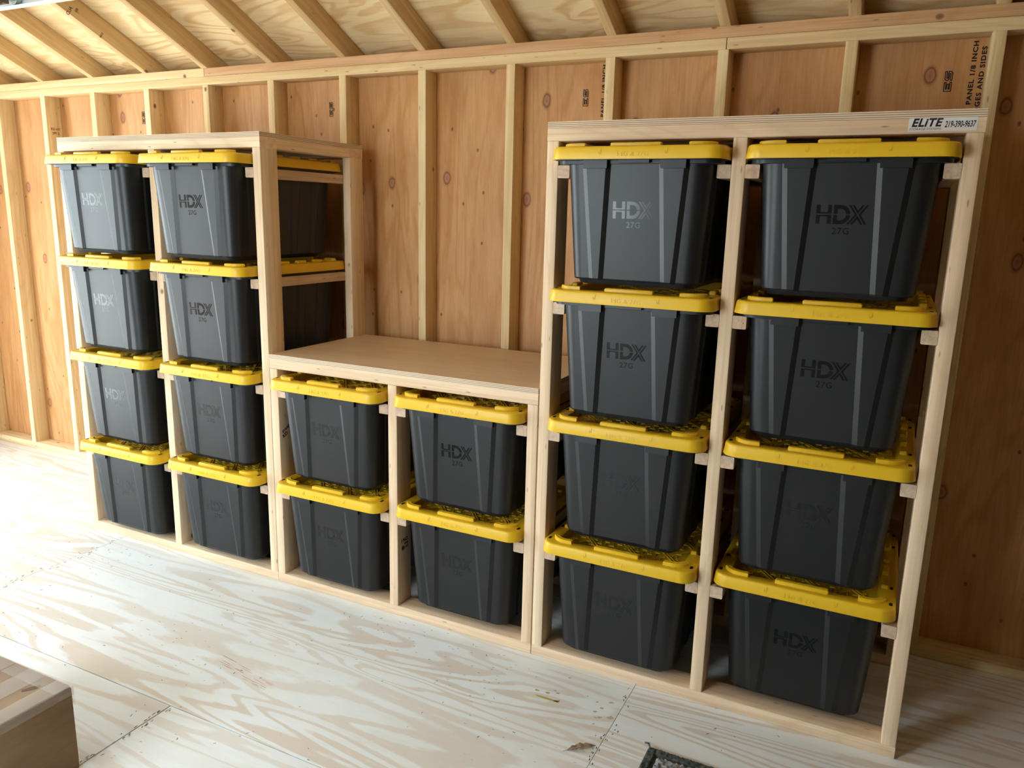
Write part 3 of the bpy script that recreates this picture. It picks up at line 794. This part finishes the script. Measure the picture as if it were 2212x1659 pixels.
# along the right edge, along the back edge, and across the top
tape_strip('t', [(hx-0.055, 0, bh+0.0006), (hx-0.012, 0, bh+0.001), (hx+0.0005, 0, bh-0.003), (hx+e_, 0, bh-0.012), (hx+e_, 0, bh-0.026)], (0, 1, 0), 2*hy+0.004)
tape_strip('t', [(0, hy-0.05, bh+0.0014), (0, hy-0.012, bh+0.002), (0, hy+0.001, bh-0.003), (0, hy+e_, bh-0.014), (0, hy+e_, bh-0.06)], (1, 0, 0), 2*hx+0.006)
tape_strip('t', [(hx-0.17, 0, bh+0.0005), (hx-0.10, 0, bh+0.0005)], (0, 1, 0), 2*hy-0.01)
bm = bmesh.new()
tear = [(0.0, 0.0), (0.006, -0.004), (0.014, 0.002), (0.026, 0.018), (0.030, 0.034), (0.022, 0.040), (0.013, 0.030), (0.006, 0.016)]
extrude_poly(bm, [(hx-0.095+a*1.0, hy-0.075+b) for a, b in tear], bh-0.0016, bh-0.0009)
mobj('tear', mesh_from_bm('tear', bm, M['bronze']), cb, label='dark torn hole in the top flap')

# ------------------------------------------------------------------ rug corner, bottom edge
def pile_mat(name, ca, cb_, cc, red=1.0):
    t = NT(name); v, raw, rnd = t.objvec()
    n = t.noise(v, 90, 3, 0.6); n2 = t.noise(v, 22, 2, 0.5)
    c = t.ramp(n, [(0.3, ca), (0.55, cb_), (0.75, cc)])
    c = t.mix(t.math('MULTIPLY', t.fac(n2, 0.56, 0.66), red), c, (0.13, 0.085, 0.08))
    return t.done(c, 0.95, 0.05)
M['pile'] = pile_mat('grey_rug_pile', (0.16, 0.15, 0.145), (0.30, 0.285, 0.28), (0.46, 0.44, 0.43))
M['rugedge'] = pile_mat('green_grey_rug_border', (0.045, 0.05, 0.042), (0.085, 0.09, 0.078), (0.15, 0.155, 0.135), 0.0)
rug = empty('rug', (0.508+0.45, -0.289-0.30, 0)); tag(rug, 'grey rug with dark green-grey border at the bottom edge of the view', 'rug')
rw, rl = 0.45, 0.30
bm = bmesh.new()
extrude_poly(bm, rrect(rw, rl, 0.006), 0, 0.004)
mobj('backing', mesh_from_bm('backing', bm, M['rugedge']), rug)
def bumpy(name, x0, x1, y0, y1, step, z, amp, mat, edge=0.0):
    bm = bmesh.new(); nx = int((x1-x0)/step); ny = int((y1-y0)/step); g = []
    rng = random.Random(5)
    for j in range(ny+1):
        row = []
        for i in range(nx+1):
            ed = min(i, nx-i, j, ny-j)
            zz = 0.003 if ed == 0 else z+rng.uniform(-amp, amp)
            jx = 0 if ed == 0 else rng.uniform(-step, step)*0.35
            row.append(bm.verts.new((x0+(x1-x0)*i/nx+jx+rng.uniform(-edge, edge), y0+(y1-y0)*j/ny+rng.uniform(-edge, edge), zz)))
        g.append(row)
    for j in range(ny):
        for i in range(nx): bm.faces.new((g[j][i], g[j][i+1], g[j+1][i+1], g[j+1][i]))
    o = mobj(name, mesh_from_bm(name, bm, mat, 80), rug); o['kind'] = 'stuff'
bumpy('pile', -rw+0.034, rw-0.034, -rl+0.034, rl-0.034, 0.0045, 0.012, 0.0035, M['pile'], 0.002)
bumpy('border', -rw, rw, rl-0.028, rl, 0.004, 0.011, 0.002, M['rugedge'])
bumpy('border', -rw, rw, -rl, -rl+0.028, 0.004, 0.011, 0.002, M['rugedge'])
bumpy('border', -rw, -rw+0.028, -rl, rl, 0.004, 0.011, 0.002, M['rugedge'])
bumpy('border', rw-0.028, rw, -rl, rl, 0.004, 0.011, 0.002, M['rugedge'])
bm = bmesh.new()
for ddx, ddy, l in ((-0.020, 0.016, 1), (-0.012, 0.022, 1), (-0.022, 0.021, 1)):
    p = [Vector((-rw+0.006, rl-0.004, 0.010)), Vector((-rw+0.006+ddx*0.5, rl-0.004+ddy*0.6, 0.013)), Vector((-rw+0.006+ddx, rl-0.004+ddy, 0.006))]
    for a, b in zip(p, p[1:]): cyl(bm, a, b, 0.0013, 6)
mobj('frayed_thread', mesh_from_bm('fray', bm, M['rugedge'], 60), rug)

# ------------------------------------------------------------------ dry leaf
def leaf_mat():
    t = NT('dry_leaf'); v, raw, rnd = t.objvec(); n = t.noise(v, 70, 3)
    return t.done(t.ramp(n, [(0.3, (0.42, 0.28, 0.19)), (0.7, (0.66, 0.49, 0.36))]), 0.7, 0.2)
bm = bmesh.new(); NL = 22; LL = 0.088
rng = random.Random(3); g = []
for i in range(NL+1):
    t_ = i/NL; w = 0.015*max(0.0, math.sin(math.pi*t_))**0.75*(1+0.16*math.sin(t_*38)); row = []
    for j in range(-4, 5):
        q = j/4
        z = 0.0055+abs(q)**1.4*0.0055*math.sin(math.pi*t_)*(1+0.4*math.sin(t_*23+q*3)) + rng.uniform(-0.0008, 0.0008) + 0.0015*math.sin(t_*math.pi)
        row.append(bm.verts.new(((t_-0.5)*LL, q*w*0.75, z-0.004)))
    g.append(row)
for i in range(NL):
    for j in range(8): bm.faces.new((g[i][j], g[i+1][j], g[i+1][j+1], g[i][j+1]))
bmesh.ops.solidify(bm, geom=bm.faces[:], thickness=0.0005)
lf = empty('dry_leaf', (0.335, -0.378, 0), math.radians(42)); tag(lf, 'curled dry brown leaf on the plywood floor near the rug', 'leaf')
lm = leaf_mat()
mobj('blade', mesh_from_bm('blade', bm, lm, 60), lf)
bm = bmesh.new(); cyl(bm, (-LL*0.64, 0, 0.0015), (-LL*0.42, 0, 0.0025), 0.0009, 6); cyl(bm, (-LL*0.42, 0, 0.0025), (LL*0.0, 0.0, 0.0062), 0.0008, 6)
mobj('stem', mesh_from_bm('stem', bm, lm, 60), lf)

# ------------------------------------------------------------------ splinters lying along the floor seams
bm = bmesh.new(); rng = random.Random(11)
def chip(x, y, l, w, a, h=0.0006):
    c, s = math.cos(a), math.sin(a)
    q = [(-l, -w), (l, -w*0.4), (l*0.8, w), (-l*0.7, w*0.8)]
    lo = [bm.verts.new((x+c*u-s*v, y+s*u+c*v, 0.0)) for u, v in q]; hi = [bm.verts.new((x+c*u-s*v, y+s*u+c*v, h)) for u, v in q]
    bm.faces.new(hi)
    for i in range(4): bm.faces.new((lo[i], lo[(i+1) % 4], hi[(i+1) % 4], hi[i]))
for i in range(46): chip(0.379+rng.choice((-1, 1))*rng.uniform(0.004, 0.016), rng.uniform(-0.76, -0.02), rng.uniform(0.002, 0.0045), rng.uniform(0.0008, 0.0016), rng.uniform(1.2, 2.0))
for i in range(26): chip(-0.849+rng.choice((-1, 1))*rng.uniform(0.004, 0.018), rng.uniform(-1.09, -0.80), rng.uniform(0.003, 0.006), rng.uniform(0.0007, 0.0014), rng.uniform(1.2, 2.0))
for i in range(40): chip(-2.06+rng.choice((-1, 1))*rng.uniform(0.004, 0.03), rng.uniform(-0.76, -0.02), rng.uniform(0.003, 0.007), rng.uniform(0.0008, 0.0016), rng.uniform(0.6, 2.4))
for i in range(150): chip(rng.uniform(-2.3, 1.0), rng.uniform(-0.9, -0.03), rng.uniform(0.0015, 0.006), rng.uniform(0.0005, 0.0010), rng.uniform(0, 3.14))
bmesh.ops.recalc_face_normals(bm, faces=bm.faces)
sp_ = mobj('wood_splinters', mesh_from_bm('wood_splinters', bm, M['splinter']))
tag(sp_, 'tiny dark wood splinters scattered along the plywood floor seams', 'debris', None, 'stuff')
